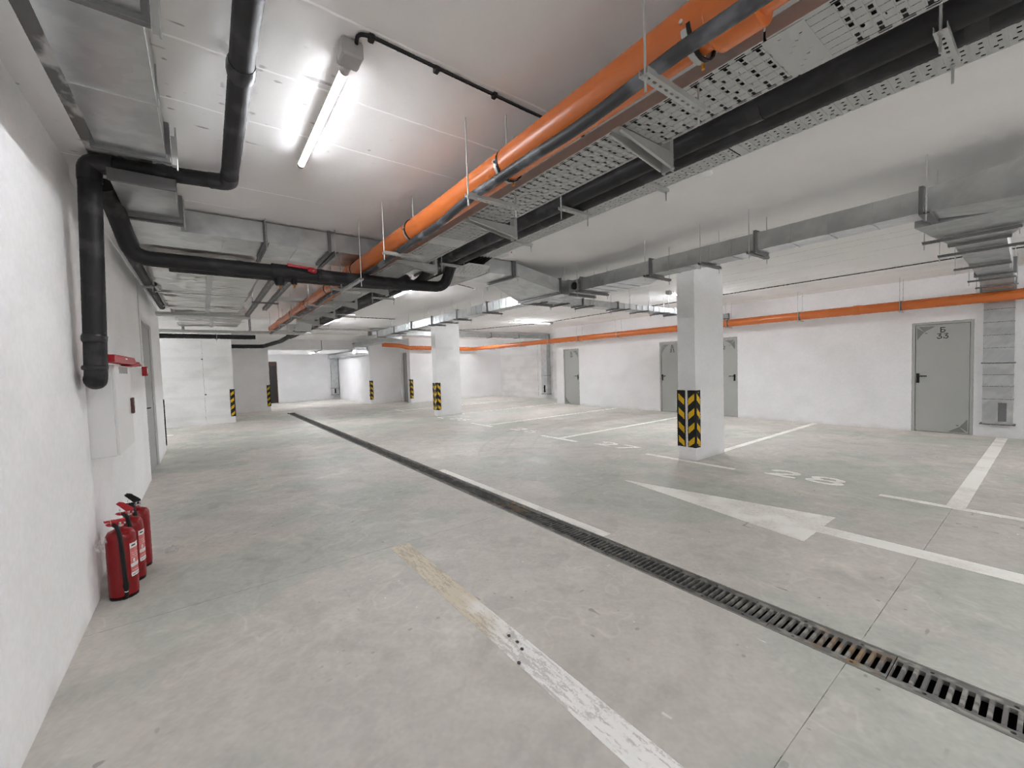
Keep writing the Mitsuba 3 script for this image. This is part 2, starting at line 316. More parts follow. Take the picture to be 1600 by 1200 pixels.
# ================================================================== corner guards
def guard(x, y, sx, sy, label, z0=.20, z1=1.06, w=.12, faces='xy'):
    """rubber angle on the corner at (x, y); sx, sy point from the corner along the two wall faces; the outer side is away from them"""
    g = thing('corner_guard', label, 'corner guard', 'striped corner guards'); t = .012
    xs, ys = sorted((x - sx * t, x + sx * w)), sorted((y - sy * t, y + sy * w))
    xo, yo = sorted((x - sx * t, x)), sorted((y - sy * t, y))
    part(g, 'rubber_angle', cat([cbx(xs[0], xs[1], yo[0], yo[1], z0, z1, .004), cbx(xo[0], xo[1], ys[0], ys[1], z0, z1, .004)]), 'rubber', smooth=False)
    n = 4; p = (z1 - z0) / n; e = .0012
    for k in range(n):
        zt = z0 + (k + 1) * p - .045; h = p * .46
        for face in faces:
            q = [(.012, zt), (w - .012, zt - .085), (w - .012, zt - .085 - h), (.012, zt - h)]
            q = [(u, max(z, z0 + .004)) for u, z in q]
            if face == 'x': pts = [(x + sx * u, yy, z) for u, z in q for yy in (y - sy * t, y - sy * (t + e))]
            else: pts = [(xx, y + sy * u, z) for u, z in q for xx in (x - sx * t, x - sx * (t + e))]
            part(g, 'yellow_stripe', hull(pts), 'yellow', smooth=False)
    for z in (z0 + .03, (z0 + z1) / 2, z1 - .03):
        part(g, 'screw', lathe([(0, 0), (.008, 0), (.006, .004), (0, .004)], n=8).apply_transform(trimesh.transformations.rotation_matrix(sy * math.pi / 2, [1, 0, 0])).apply_translation((x + sx * .06, y - sy * t, z)), 'zinc')
guard(5.82, 3.25, 1, 1, 'black and yellow guard on the near corner of the near pillar')
guard(5.82, 3.53, 1, -1, 'black and yellow guard on the rear corner of the near pillar')
guard(5.84, 11.75, 1, 1, 'black and yellow guard on the near corner of the far pillar')
guard(5.84, 12.03, 1, -1, 'black and yellow guard on the rear corner of the far pillar')
guard(.75, 15.8, -1, 1, 'black and yellow guard on the corner of the bright block wall at left')
guard(2.13, 19.3, -1, 1, 'black and yellow guard on the corner of the shaded block wall')
guard(6.0, 18.7, 1, 1, 'black and yellow guard on the wall stub right of the far recess')
guard(7.45, 17.6, 1, 1, 'black and yellow guard on the wall corner just right of the narrow far door')
guard(-.69, 11.1, -1, -1, 'black guard seen edge on at the far end of the left wall', .10, 1.05, faces='x')

# ================================================================== drain
dr_ = thing('drain_channel', 'long slotted floor drain running down the aisle', 'drain')
Y0, Y1 = -4.1, 17.45
part(dr_, 'trough', cat([bx(DX0, DX0 + .02, Y0, Y1, -.2, -.03), bx(DX1 - .02, DX1, Y0, Y1, -.2, -.03), bx(DX0, DX1, Y0, Y1, -.21, -.17), bx(DX0, DX1, Y0 - .02, Y0, -.2, 0), bx(DX0, DX1, Y1, Y1 + .02, -.2, 0)]), 'drain_pit', smooth=False)
part(dr_, 'edge_rail', bx(DX0, DX0 + .014, Y0, Y1, -.03, .002), 'drain_edge', smooth=False); part(dr_, 'edge_rail', bx(DX1 - .014, DX1, Y0, Y1, -.03, .002), 'drain_edge', smooth=False)
gl, pitch = .507, .039
base = sbox(0, 0, DX1 - DX0 - .03, gl - .004)
for k in range(13):
    if k in (0, 6, 12): pass
    base = base.difference(sbox(.042, .0105 + k * pitch, DX1 - DX0 - .072, .0285 + k * pitch).buffer(.004, quad_segs=1).buffer(-.001))
for yy in (.13, .38):
    for xx in (.018, DX1 - DX0 - .048): base = base.difference(Point(xx, yy).buffer(.009, quad_segs=2))
gm = plate(base, .022, (DX0 + .015, 0, -.022), (1, 0, 0), (0, 1, 0))
rib = cat([bx(DX0 + .06, DX1 - .06, k * pitch + .034, k * pitch + .045, -.001, .0025) for k in range(12)])
gm = cat([gm, rib])
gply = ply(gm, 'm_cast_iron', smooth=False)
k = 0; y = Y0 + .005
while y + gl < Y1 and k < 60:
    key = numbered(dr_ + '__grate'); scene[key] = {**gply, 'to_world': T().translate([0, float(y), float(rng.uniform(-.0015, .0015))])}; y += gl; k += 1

# ================================================================== painted floor markings
PT = .0012
def mark(poly, label, name='painted_line', m='floor_paint', category='floor marking', group=None):
    return single(name, plate(Polygon(poly), PT, (0, 0, 0), (1, 0, 0), (0, 1, 0)), m, label, category, group, smooth=False)
def rect(x0, x1, y0, y1): return [(x0, y0), (x1, y0), (x1, y1), (x0, y1)]
mark(rect(1.19, 1.345, -3.2, 3.37), 'scuffed white dash in the middle of the near floor', m='tape_paint')
mark(rect(2.702, 2.80, 2.36, 5.5), 'short white line hugging the right side of the drain')
mark([(4.25, 3.35), (3.85, 1.24), (4.145, 1.24), (4.145, -3.5), (4.325, -3.5), (4.325, 1.24), (4.64, 1.24)], 'long white arrow painted on the aisle with a broad head', 'painted_arrow')
X0, X1 = 5.70, 5.79
for (a, b), l in zip([(-1.2, 1.15), (2.66, 4.07), (5.62, 6.68), (8.58, 9.57), (11.2, 11.56)], ['bay front dash at the right edge of the view', 'bay front dash under the near pillar', 'bay front dash between numbers twenty-six and twenty-seven', 'bay front dash between numbers twenty-five and twenty-six', 'tiny bay front dash at the foot of the far pillar']):
    mark(rect(X0, X1, a, b), 'white ' + l)
for (xa, y0, y1), l in zip([(5.79, .53, .66), (6.72, 3.28, 3.38), (5.79, 6.10, 6.2), (5.79, 8.86, 8.96), (6.74, 11.76, 11.86), (5.79, 14.6, 14.7)],
        ['wide bay line at right ending below the wall duct', 'bay line from the near pillar to the right wall', 'bay line between bays twenty-six and twenty-seven', 'bay line between bays twenty-five and twenty-six', 'bay line from the far pillar to the right wall', 'faint bay line behind the far pillar']):
    mark(rect(xa, 11.0, y0, y1), 'white ' + l)
mark(rect(X0, X1, 14.2, 15.1), 'small white dash right of the far pillar base')
mark(rect(-1.6, -.72, 13.75, 13.9), 'short white line on the floor past the left wall end')
for t, ya, yb in (('28', 2.32, 1.50), ('27', 5.24, 4.43), ('26', 7.92, 7.10), ('25', 10.95, 10.2)):
    g = glyphs(t, 1.0, True); b0, b1 = g.bounds; s = np.array([(ya - yb) / (b1[0] - b0[0]), .34 / (b1[1] - b0[1]), PT / .0015])
    g.apply_translation(-b0); g.apply_scale(s); M = np.eye(4); M[:3, 0], M[:3, 1], M[:3, 3] = (0, -1, 0), (1, 0, 0), (5.80, ya, 0); g.apply_transform(M)
    single('painted_number', g, 'floor_paint', f'white stencilled {NUM[t]} on the bay floor', 'number', smooth=False)

# ================================================================== lamps
def tube_lamp(p0, axis, L, label, gain=1.0):
    """bare LED tube under the ceiling: P0 its holder end, running along AXIS (0 x, 1 y)"""
    t = thing('tube_lamp', label, 'lamp'); x, y, z = p0; u = np.zeros(3); u[axis] = np.sign(L); a = np.array(p0, float)
    h = .045
    lo, hi = a - u * .10, a
    o = 1 - axis
    mn, mx = np.minimum(lo, hi), np.maximum(lo, hi); mn[o] -= h; mx[o] += h; mn[2], mx[2] = z - .02, z + .055
    part(t, 'holder', cbx(*[v for q in zip(mn, mx) for v in q], .008), 'lamp_grey', label='grey holder box')
    part(t, 'socket', sweep([a - u * .005, a + u * .05], [.021, .021], 12), 'lamp_grey')
    m = sweep([a + u * .05, a + u * (abs(L) - .03)], .019, 16); up = m.face_normals[:, 2] > .05
    part(t, 'heat_sink', m.submesh([np.nonzero(up)[0]], append=True), 'lamp_base', smooth=False); m = m.submesh([np.nonzero(~up)[0]], append=True)
    k = numbered(t + '__tube'); labels[k] = {'label': 'glowing white LED tube'}
    scene[k] = ply(m, 'm_lamp_base', smooth=False); scene[k]['emitter'] = {'type': 'area', 'radiance': rgb([LAMP * gain * .97, LAMP * gain * .99, LAMP * gain * 1.025])}
    part(t, 'end_cap', sweep([a + u * (abs(L) - .03), a + u * abs(L)], .019, 12), 'lamp_grey')
tube_lamp((.58, 1.93, 2.865), 1, 1.10, 'lit tube lamp over the near aisle with a grey end box', .62)
tube_lamp((2.90, 6.3, 2.865), 1, 1.15, 'lit tube lamp showing just below the black pipe bend', 1.35)
tube_lamp((2.80, 11.1, 2.865), 1, 1.5, 'lit tube lamp beside the far end of the cable tray', 1.3)
tube_lamp((9.15, 10.05, 2.865), 0, -1.5, 'lit tube lamp over the parking bays right of the far pillar', 1.45)
tube_lamp((7.60, 4.75, 2.865), 0, 1.4, 'tube lamp whose end peeps out left of the near pillar', 1.5)
tube_lamp((10.25, 15.4, 2.865), 0, -1.5, 'lit tube lamp in the far bay just above the orange pipe', 1.4)
tube_lamp((4.15, 20.6, 2.44), 1, 1.2, 'lit tube lamp under the low ceiling of the far recess', 1.5)
for p, ax, L, l in (((.58, -3.2, 2.865), 1, 1.1, 'tube lamp over the aisle behind the camera'), ((2.9, -2.4, 2.865), 1, 1.1, 'added fill lamp over the aisle, out of view behind the camera'), ((7.6, -.6, 2.865), 0, 1.4, 'tube lamp over the bays outside the right edge of the view'),
                    ((7.6, -5.2, 2.865), 0, 1.4, 'added fill lamp over the bays, out of view behind the camera'), ((2.0, -5.4, 2.865), 1, 1.1, 'second added fill lamp over the aisle, out of view behind the camera'), ((-2.2, 13.6, 2.865), 0, -1.2, 'tube lamp in the hidden side bay past the left wall')):  # lamps labelled fill are added, unseen, to raise the ambient light
    tube_lamp(p, ax, L, l, .38 if p[0] == 7.6 and p[1] > -1 else 2.0 if p[0] < 0 else 1.6)

# ================================================================== hangers, struts
def strut_mesh(a, b, w=.036, h=.022, holes=True):
    """perforated U channel from A to B (level), open upwards"""
    a, b = np.array(a, float), np.array(b, float); L = np.linalg.norm(b - a); ex = (b - a) / L; ey = np.cross([0, 0, 1.0], ex)
    s = sbox(0, -w / 2, L, w / 2)
    if holes:
        q = .02
        while q + .02 < L:
            s = s.difference(sbox(q, -.005, q + .018, .005)); q += .036
    m = [plate(s, .002, a, ex, ey)]
    for sd in (-1, 1):
        m.append(plate(sbox(0, 0, L, h), .002, a + ey * sd * (w / 2 - .001), ex, (0, 0, 1)))
    return cat(m)
def hanger(a, b, label, group, top=ZC, over=.05, m='zinc', name='pipe_hanger', sm='zinc', rods=(True, True)):
    t = thing(name, label, 'hanger', group)
    part(t, 'strut', strut_mesh(a, b), sm, smooth=False)
    a, b = np.array(a, float), np.array(b, float); u = (b - a) / np.linalg.norm(b - a)
    for e, p in zip(rods, (a + u * .012, b - u * .012)):
        if e:
            part(t, 'rod', rod((p[0], p[1], p[2] - over), (p[0], p[1], top), .0045), m)
            part(t, 'nut', lathe([(0, 0), (.009, 0), (.009, .008), (0, .008)], (p[0], p[1], p[2] - .009), 6), m, smooth=False)
    return t

# ================================================================== orange aisle pipe with its clamps
def pipe(name, pts, r, m, label, category='pipe', n=18, parent=None):
    return single(name, sweep(pts, r, n), m, label, category)
OX, OZ, OR_ = 1.436, 2.634, .086
op = thing('orange_pipe', 'thick orange drain pipe running along the aisle ceiling', 'pipe')
part(op, 'pipe_run', sweep([(OX - .03, -3, OZ + .05), (OX - .012, 0, OZ + .02), (OX, 2.5, OZ), (OX + .0, 9, OZ - .005), (OX - .01, 11.85, OZ - .01)], OR_, 24), 'orange')
for y in (.62, 4.9, 7.7, 10.4):
    part(op, 'socket', sweep([(OX, y - .05, OZ), (OX, y - .045, OZ), (OX, y + .09, OZ), (OX, y + .10, OZ)], [OR_, OR_ + .009, OR_ + .009, OR_], 24), 'orange')
for i, y in enumerate((.78, 1.90, 3.20, 4.75, 6.0, 7.4, 8.8, 10.2)):
    t = thing('pipe_clamp', f'zinc ring clamp around the orange aisle pipe, {ORD[i]} from the camera', 'clamp', 'ring clamps on the orange aisle pipe')
    part(t, 'band', ring((OX, y, OZ), 1, OR_ + .001, .022, .003), 'zinc'); part(t, 'rubber_liner', ring((OX, y - .018, OZ), 1, OR_ + .0005, .014, .006), 'black_plastic')
    part(t, 'rod', rod((OX, y, OZ + OR_), (OX, y, ZC), .005), 'zinc'); part(t, 'bolt', rod((OX - .103, y, OZ + .0), (OX - .085, y, OZ + .0), .008), 'chrome'); part(t, 'bolt', rod((OX + .04, y, OZ - .100), (OX + .04, y, OZ - .080), .007), 'brass')
for i, y in enumerate((.87, 2.05, 3.42, 5.2, 6.6, 8.0, 9.4, 10.8)):
    hanger((1.25, y, 2.478), (1.62, y, 2.478), f'slotted zinc strut hanger under the orange aisle pipe, {ORD[i]} from the camera', 'strut hangers under the orange aisle pipe')
# black hose lying on those struts
ys = np.linspace(-2.5, 11.8, 150)
hx = np.interp(ys, [-2.5, .3, .71, 1.09, 2.05, 2.45, 2.76, 3.47, 4.3, 5.2, 6.6, 7.4, 8, 9.4, 14], [1.24, 1.29, 1.303, 1.325, 1.322, 1.352, 1.372, 1.392, 1.41, 1.375, 1.385, 1.40, 1.365, 1.385, 1.37])
hx = np.convolve(np.pad(hx, 3, 'edge'), np.ones(7) / 7, 'valid'); hz = 2.519 - .012 * np.abs(np.sin((ys - .75) * 2.42)) + .003 * np.sin(ys * 9)
single('insulated_hose', sweep(np.stack([hx, ys, hz], 1), .0255, 12), 'dusty_hose', 'thin dusty black insulated hose slung beneath the orange aisle pipe', 'hose')

# ================================================================== cable trays
def tray_module(w, pitch, kind):
    s = sbox(-w / 2, 0, w / 2, pitch); H = []
    for x in (-.115, -.086, -.018, .018, .086, .115): H.append(sbox(x * w / .3 - .0115, pitch * .5 - .0065, x * w / .3 + .0115, pitch * .5 + .0065))
    for x, o in ((.138, .0), (.127, .5)):
        for sd in (-1, 1):
            y0 = pitch * (.12 + .0 * o); H.append(sbox(sd * x * w / .3 - .0038, y0, sd * x * w / .3 + .0038, y0 + pitch * .62))
    yc = pitch * .0 + .006
    if kind == 0: H += [affinity.scale(Point(sd * .055, pitch * .13).buffer(1, quad_segs=3), .012, .006) for sd in (-1, 1)]
    if kind == 1: H += [sbox(sd * .05 - .0015, pitch * .06, sd * .05 + .0015, pitch * .24) for sd in (-1, 1)]
    if kind == 2: H += [sbox(sd * .055 - .008, pitch * .08, sd * .055 + .008, pitch * .14) for sd in (-1, 1)]
    for h in H: s = s.difference(h)
    m = [plate(s, .0016, (0, 0, 0), (1, 0, 0), (0, 1, 0))]
    for o in (-.0145, .0105): m.append(bx(-w / 2 + .035, w / 2 - .035, pitch * .5 + o, pitch * .5 + o + .003, -.0028, .001))
    return cat(m)
def wide_tray(x0, x1, z, joints, label, side=.055, y_fine=7.0):
    t = thing('cable_tray', label, 'cable tray'); w = x1 - x0; pitch = .057; mods = [tray_module(w, pitch, k) for k in range(3)]
    fine = sbox(-w / 2, 0, w / 2, 1)
    for a, b in zip(joints, joints[1:]):
        n = int((b - a - .13) / pitch); ms = []
        for k in range(n):
            m = mods[k % 3].copy(); m.apply_translation(((x0 + x1) / 2, a + .006 + k * pitch, z)); ms.append(m)
        e = a + .006 + n * pitch
        ms.append(bx(x0, x1, e, b - .004, z, z + .0016))
        for xs in (x0, x1 - .0016): ms.append(bx(xs, xs + .0016, a + .004, b - .004, z, z + side))
        part(t, 'tray_section', cat(ms), 'zinc', smooth=False)
        holes = sbox(x0 + .01, b - .11, x1 - .01, b + .015)
        for q in range(10): holes = holes.difference(Point(x0 + .04 + .026 * q, b - .03 - .022 * ((q * 3) % 4) * .8).buffer(.0055, quad_segs=2))
        part(t, 'splice_plate', plate(holes, .0018, (0, 0, z - .0024), (1, 0, 0), (0, 1, 0)), 'zinc', smooth=False)
    return t
wide_tray(1.577, 1.885, 2.58, [-4.6, -2.0, .62, 3.25, 5.88, 9.4], 'wide perforated zinc cable tray beside the orange pipe')
part('cable_tray', 'drop_plate', hull([(1.577, 9.4, 2.58), (1.885, 9.4, 2.58), (1.69, 10.4, 2.45), (2.03, 10.4, 2.45), (1.577, 9.4, 2.582), (1.885, 9.4, 2.582), (1.69, 10.4, 2.452), (2.03, 10.4, 2.452)]), 'zinc', smooth=False)
for i, x in enumerate((1.60, 1.642, 1.685, 1.73, 1.772, 1.815, 1.857)):  # unseen cables, added so the tray slots look dark from below
    single('added_cable', sweep([(x, -4.5, 2.60), (x + .004, 1, 2.60), (x - .004, 5, 2.60), (x, 9.38, 2.60)], .0205, 8), 'black_plastic', f'added black cable darkening the slots of the wide cable tray, {ORD[i]} from the orange pipe', 'cable', 'added cables inside the wide cable tray')
for i, x in enumerate((2.45, 2.493, 2.537, 2.58, 2.624, 2.668, 2.70)):
    single('added_cable', sweep([(x, -3.9, 2.768), (x, 3.9, 2.768)] + ([(x, 4.3, 2.688), (x, 5.2, 2.688)]), .0165, 8), 'black_plastic', f'added black cable darkening the slots of the ceiling tray, {ORD[i]} from the black pipes', 'cable', 'added cables inside the ceiling tray')
for i, x in enumerate((2.745, 2.785, 2.825)):  # added above the plate only to darken its holes
    single('added_cable', sweep([(x, 4.32, 2.688), (x, 5.2, 2.688)], .018, 8), 'black_plastic', f'added short black cable darkening the holes of the junction plate, {ORD[i]} from the ceiling tray', 'cable', 'added cables above the junction plate')
def side_tray():
    t = thing('cable_tray', 'perforated zinc cable tray along the ceiling beyond the black pipes', 'cable tray')
    x0, x1, z = 2.42, 2.72, 2.75
    js = [-4.0, -1.4, 1.2, 3.95]
    m1 = sbox(0, 0, x1 - x0, .05)
    for xx in (.02, .055, .09, .13, .17, .21, .245, .28): m1 = m1.difference(sbox(xx - .006, .006 + (.012 if int(xx * 1000) % 2 else 0), xx + .006, .019 + (.012 if int(xx * 1000) % 2 else 0)))
    mm = cat([plate(m1, .0016, (x0, 0, z), (1, 0, 0), (0, 1, 0)), bx(x0 + .01, x1 - .008, .040, .046, z - .004, z)])
    for a, b in zip(js, js[1:]):
        n = int((b - a - .01) / .05); ms = [mm.copy().apply_translation((0, a + .005 + k * .05, 0)) for k in range(n)]
        ms.append(bx(x0, x1, a + .005 + n * .05, b - .003, z, z + .0016))
        for xs in (x0, x1 - .0016): ms.append(bx(xs, xs + .0016, a + .003, b - .003, z, z + .06))
        part(t, 'tray_section', cat(ms), 'zinc', smooth=False)
        part(t, 'splice_plate', bx(x1, x1 + .003, b - .09, b + .06, z + .005, z + .05), 'zinc', smooth=False)
    # broad junction piece where it drops by the pipe bends
    P = [(2.42, 3.96), (2.70, 3.96), (2.86, 4.30), (2.88, 5.25), (2.42, 5.25)]
    s = Polygon(P)
    for i in range(9):
        for j in range(7):
            c = (2.46 + i * .048 + .02 * (j % 2), 4.05 + j * .075)
            if j < 6: s = s.difference(sbox(c[0] - .010, c[1] - .011, c[0] + .010, c[1] + .011))
    part(t, 'junction_plate', cat([plate(s, .002, (0, 0, 2.665), (1, 0, 0), (0, 1, 0))] + [bx(2.45, 2.875, 4.62 + k * .055, 4.632 + k * .055, 2.660, 2.667) for k in range(11)] + [bx(2.877, 2.879, 4.30, 5.25, 2.665, 2.72)]), 'zinc', smooth=False)
    for a, b in zip([5.26, 7.9, 10.5, 13.1], [7.9, 10.5, 13.1, 15.6]):
        part(t, 'tray_section', cat([bx(2.30, 2.47, a + .003, b - .003, 2.70, 2.702)] + [bx(x, x + .002, a + .003, b - .003, 2.70, 2.76) for x in (2.30, 2.468)] + [bx(2.32, 2.45, a + .05 + k * .1, a + .07 + k * .1, 2.696, 2.70) for k in range(int((b - a) / .1) - 1)]), 'zinc', smooth=False)
side_tray()
# cantilever brackets of the wide tray
for i, y in enumerate((-.1, 1.235, 2.55, 3.9, 5.3, 6.65, 8.0, 9.3)):
    t = thing('tray_bracket', f'tapered zinc bracket under the wide cable tray, {ORD[i]} from the camera', 'bracket', 'cantilever brackets under the wide cable tray')
    xa, xb, zt = 1.555, 1.955, 2.572
    side = [(0, 0), (xb - xa, 0), (xb - xa, -.085), (.0, -.022)]
    arm = [plate(Polygon(side), .002, (xa, y + s, zt), (1, 0, 0), (0, 0, 1)) for s in (-.022, .024)]
    rimv = [hull([(xa, y + s + q, zt - .022), (xa, y + s + q, zt - .025), (xb, y + s + q, zt - .085), (xb, y + s + q, zt - .089)] + [(xa, y + s + q + .012 * (1 if s > 0 else -1), zt - .022), (xb, y + s + q + .012 * (1 if s > 0 else -1), zt - .085)]) for s in (-.022, .024) for q in (0,)]
    top = sbox(0, -.022, xb - xa, .022)
    for k in range(8): top = top.difference(sbox(.03 + k * .045, -.006, .055 + k * .045, .006))
    part(t, 'arm', cat(arm + rimv + [plate(top, .002, (xa, y, zt - .002), (1, 0, 0), (0, 1, 0))]), 'zinc', smooth=False)
    part(t, 'post', cat([bx(xb, xb + .003, y - .025, y + .025, zt - .10, ZC), bx(xb, xb + .03, y - .025, y - .022, zt - .10, ZC), bx(xb, xb + .03, y + .022, y + .025, zt - .10, ZC)]), 'zinc', smooth=False)
    part(t, 'bolt', rod((xb + .02, y - .035, zt - .085), (xb + .02, y + .035, zt - .085), .006), 'chrome')

# ================================================================== black pipes beside the tray
P1, P2, PZ, PR = 2.195, 2.315, 2.70, .056
ip = thing('black_pipe', 'thick black insulated pipe just right of the wide cable tray', 'pipe')
part(ip, 'insulation', sweep(fillet([(P1, -4, PZ), (P1, 4.42, PZ), (P1 - .06, 4.75, PZ - .19), (1.2, 4.80, PZ - .2), (-.2, 4.80, PZ - .2)], .16), PR, 18), 'insulation')
for y in (.9, 3.05, 3.85): part(ip, 'tape_band', ring((P1, y, PZ), 1, PR + .0005, .06, .0025), 'tape_black')
ip = thing('black_pipe', 'black insulated pipe bending left across the aisle to the left wall', 'pipe')
path = fillet([(P2, -4, PZ), (P2, 4.15, PZ), (P2 - .02, 4.33, 2.45), (1.9, 4.33, 2.435), (-.39, 4.31, 2.435), (-.44, 4.10, 2.68), (-.47, 3.86, 2.80)], .11)
part(ip, 'insulation', sweep(path, PR + .003, 18), 'insulation')
for y in (.2, 2.6, 3.3): part(ip, 'tape_band', ring((P2, y, PZ), 1, PR + .0035, .06, .0025), 'tape_black')
for x, w, rr in ((.62, .16, .012), (.95, .05, .006), (1.35, .05, .005), (.30, .05, .004)): part(ip, 'tape_band', ring((x, 4.317, 2.435), 0, PR + .003, w, rr), 'insulation')
v = thing('ball_valve', 'ball valve with a red lever on the black pipe crossing the aisle', 'valve')
part(v, 'body', cat([sweep([(.60, 4.317, 2.435), (.60, 4.317, 2.31)], [.06, .035], 12), sweep([(.72, 4.317, 2.40), (.72, 4.31, 2.33)], [.03, .024], 10)]), 'black_plastic')
part(v, 'lever', cat([hull([(.66, 4.235, 2.478), (.66, 4.255, 2.478), (.66, 4.235, 2.502), (.66, 4.255, 2.502), (.83, 4.235, 2.470), (.83, 4.255, 2.470), (.83, 4.235, 2.490), (.83, 4.255, 2.490)]), sweep([(.83, 4.232, 2.468), (.87, 4.238, 2.462), (.90, 4.245, 2.455)], [.020, .026, .02], 10)]), 'red_plastic')
part(v, 'stem', rod((.87, 4.215, 2.462), (.87, 4.33, 2.45), .012), 'chrome'); part(v, 'screw', rod((.60, 4.31, 2.32), (.60, 4.30, 2.285), .01), 'brass'); part(v, 'screw', rod((.72, 4.31, 2.34), (.72, 4.30, 2.30), .01), 'brass')
ip = thing('black_pipe', 'black insulated pipe far along the aisle, dropping left at its end', 'pipe')
part(ip, 'insulation', sweep(fillet([(2.10, 4.98, 2.64), (2.10, 12.5, 2.64), (2.10, 15.4, 2.58), (1.75, 17.2, 2.50), (.77, 17.2, 2.50)], .12), .066, 14), 'insulation')
ip = thing('black_pipe', 'second far black insulated pipe under the tray edge', 'pipe')
part(ip, 'insulation', sweep([(2.25, 5.6, 2.638), (2.25, 14.6, 2.638)], .052, 14), 'insulation')
for i, y in enumerate((.27, 2.17, 4.02, 6.0, 8.0, 10.0, 12.0)):
    hanger((2.10 if y < 5 else 2.0, y, 2.615 if y < 5 else 2.55), (2.40 if y < 5 else 2.34, y, 2.615 if y < 5 else 2.55), f'slotted zinc strut hanger under the black pipes, {ORD[i]} from the camera', 'strut hangers under the black pipes', over=.07)
for i, y in enumerate((-.6, 1.75, 3.3)):
    hanger((2.40, y, 2.735), (2.78, y, 2.735), f'zinc strut hanger under the ceiling tray, {ORD[i]} from the camera', 'strut hangers under the far cable tray', over=.06)
hanger((1.23, 3.95, 2.355), (1.23, 4.66, 2.355), 'zinc strut hanger carrying the black crossing pipe left of the orange pipe', None, over=.06)

# ================================================================== black riser on the left
rp = thing('black_pipe', 'black insulated riser pipe before the white cabinet, turning along the ceiling', 'pipe')
A = [(-.583, 3.86, 1.50), (-.548, 3.68, 1.485), (-.505, 3.66, 2.858), (.205, 3.46, 2.825), (.20, 1.82, 2.862), (.195, -1.5, 2.862)]
part(rp, 'insulation', sweep(fillet(A[0:3], .09)[:-1].tolist() + [(-.508, 3.66, 2.76)], .056, 20), 'insulation')
part(rp, 'insulation', sweep(fillet([(-.508, 3.66, 2.74), (-.505, 3.66, 2.855), (-.38, 3.625, 2.852)], .09), .060, 18), 'tape_black', label='taped elbow')
part(rp, 'insulation', sweep([(-.40, 3.63, 2.852), (.13, 3.481, 2.829)], .049, 18), 'insulation')
part(rp, 'insulation', sweep(fillet([(.10, 3.489, 2.829), (.205, 3.46, 2.826), (.205, 3.33, 2.829)], .07), .053, 18), 'tape_black', label='taped elbow')
part(rp, 'insulation', sweep([(.205, 3.36, 2.828), (.20, 1.82, 2.862), (.195, -1.5, 2.862)], .049, 18), 'insulation')
def band_at(p, q, r, w): p, q = np.array(p, float), np.array(q, float); u = (q - p) / np.linalg.norm(q - p); return sweep([p - u * w / 2, p - u * w / 4, p + u * w / 4, p + u * w / 2], [r, r + .006, r + .006, r], 16)
part(rp, 'tape_band', band_at((.2015, 2.2, 2.854), (.20, 1.82, 2.862), .052, .10), 'tape_black'); part(rp, 'tape_band', band_at((-.15, 3.56, 2.841), (.1, 3.489, 2.829), .0495, .07), 'tape_black'); part(rp, 'tape_band', band_at((-.540, 3.66, 1.76), (-.505, 3.66, 2.85), .056, .05), 'tape_black'); part(rp, 'tape_band', band_at((-.547, 3.66, 1.575), (-.505, 3.66, 2.85), .057, .03), 'tape_black')

# ================================================================== ducts
def duct_section(axis, a0, a1, u0, u1, z0, z1, seam=.26):
    """sheet metal box between two flanges, with standing seams"""
    B = (lambda p0, p1, e: bx(u0 - e, u1 + e, p0, p1, z0 - e, z1 + min(e, .0))) if axis == 1 else (lambda p0, p1, e: bx(p0, p1, u0 - e, u1 + e, z0 - e, z1 + min(e, .0)))
    ms = [B(a0, a1, 0)]; n = max(1, int(round((a1 - a0) / seam)))
    for k in range(1, n): c = a0 + (a1 - a0) * k / n; ms.append(B(c - .006, c + .006, .006))
    return cat(ms)
def duct_flange(axis, a, u0, u1, z0, z1, e=.022, w=.028):
    u0, u1, z0, z1 = u0 - e, u1 + e, z0 - e, z1 + min(e, ZC - z1 - .001)
    return cbx(u0, u1, a - w / 2, a + w / 2, z0, z1, .003) if axis == 1 else cbx(a - w / 2, a + w / 2, u0, u1, z0, z1, .003)
def duct(label, axis, stops, u0, u1, z0, z1, seam=.26, ends=True, name='air_duct', flange_m='zinc_dark'):
    t = thing(name, label, 'duct')
    for a, b in zip(stops, stops[1:]): part(t, 'section', duct_section(axis, a, b, u0, u1, z0, z1, seam), 'duct', smooth=False)
    for a in stops if ends else stops[1:-1]: part(t, 'flange', duct_flange(axis, a, u0, u1, z0, z1), flange_m, smooth=False)
    return t
# along the left wall: near run, then a low run joining the cross duct
duct('flat zinc air duct along the left wall nearest the camera', 1, [-3.6, -.9, 1.885, 3.02], -.387, -.107, 2.72, 2.90, .57)
t = thing('air_duct', 'short zinc air duct between the black riser pipe and the cross duct', 'duct')
part(t, 'section', hull([(x, y, z) for x in (-.40, -.09) for y, z in ((3.49, 2.72), (3.49, 2.785), (4.47, 2.72), (4.47, 2.785), (3.95, 2.90), (4.47, 2.90))]), 'duct', smooth=False)
part(t, 'flange', cbx(-.41, -.08, 3.478, 3.50, 2.71, 2.785, .003), 'zinc_dark', smooth=False); part(t, 'flange', cbx(-.425, -.065, 4.19, 4.225, 2.695, 2.905, .003), 'zinc_dark', smooth=False); part(t, 'flange', cbx(-.425, -.065, 4.11, 4.135, 2.695, 2.905, .003), 'zinc_dark', smooth=False)
for i, (y, z) in enumerate(((1.90, 2.69), (3.05, 2.69), (4.25, 2.68))):
    t = thing('duct_hanger', f'zinc rod hanger beside the left wall duct, {ORD[i]} from the camera', 'hanger', 'hangers of the left wall duct')
    part(t, 'bracket', bx(-.082, -.060, y - .02, y + .02, 2.70, 2.86), 'zinc', smooth=False); part(t, 'rod', rod((-.06, y, 2.68), (-.06, y, ZC), .005), 'zinc')
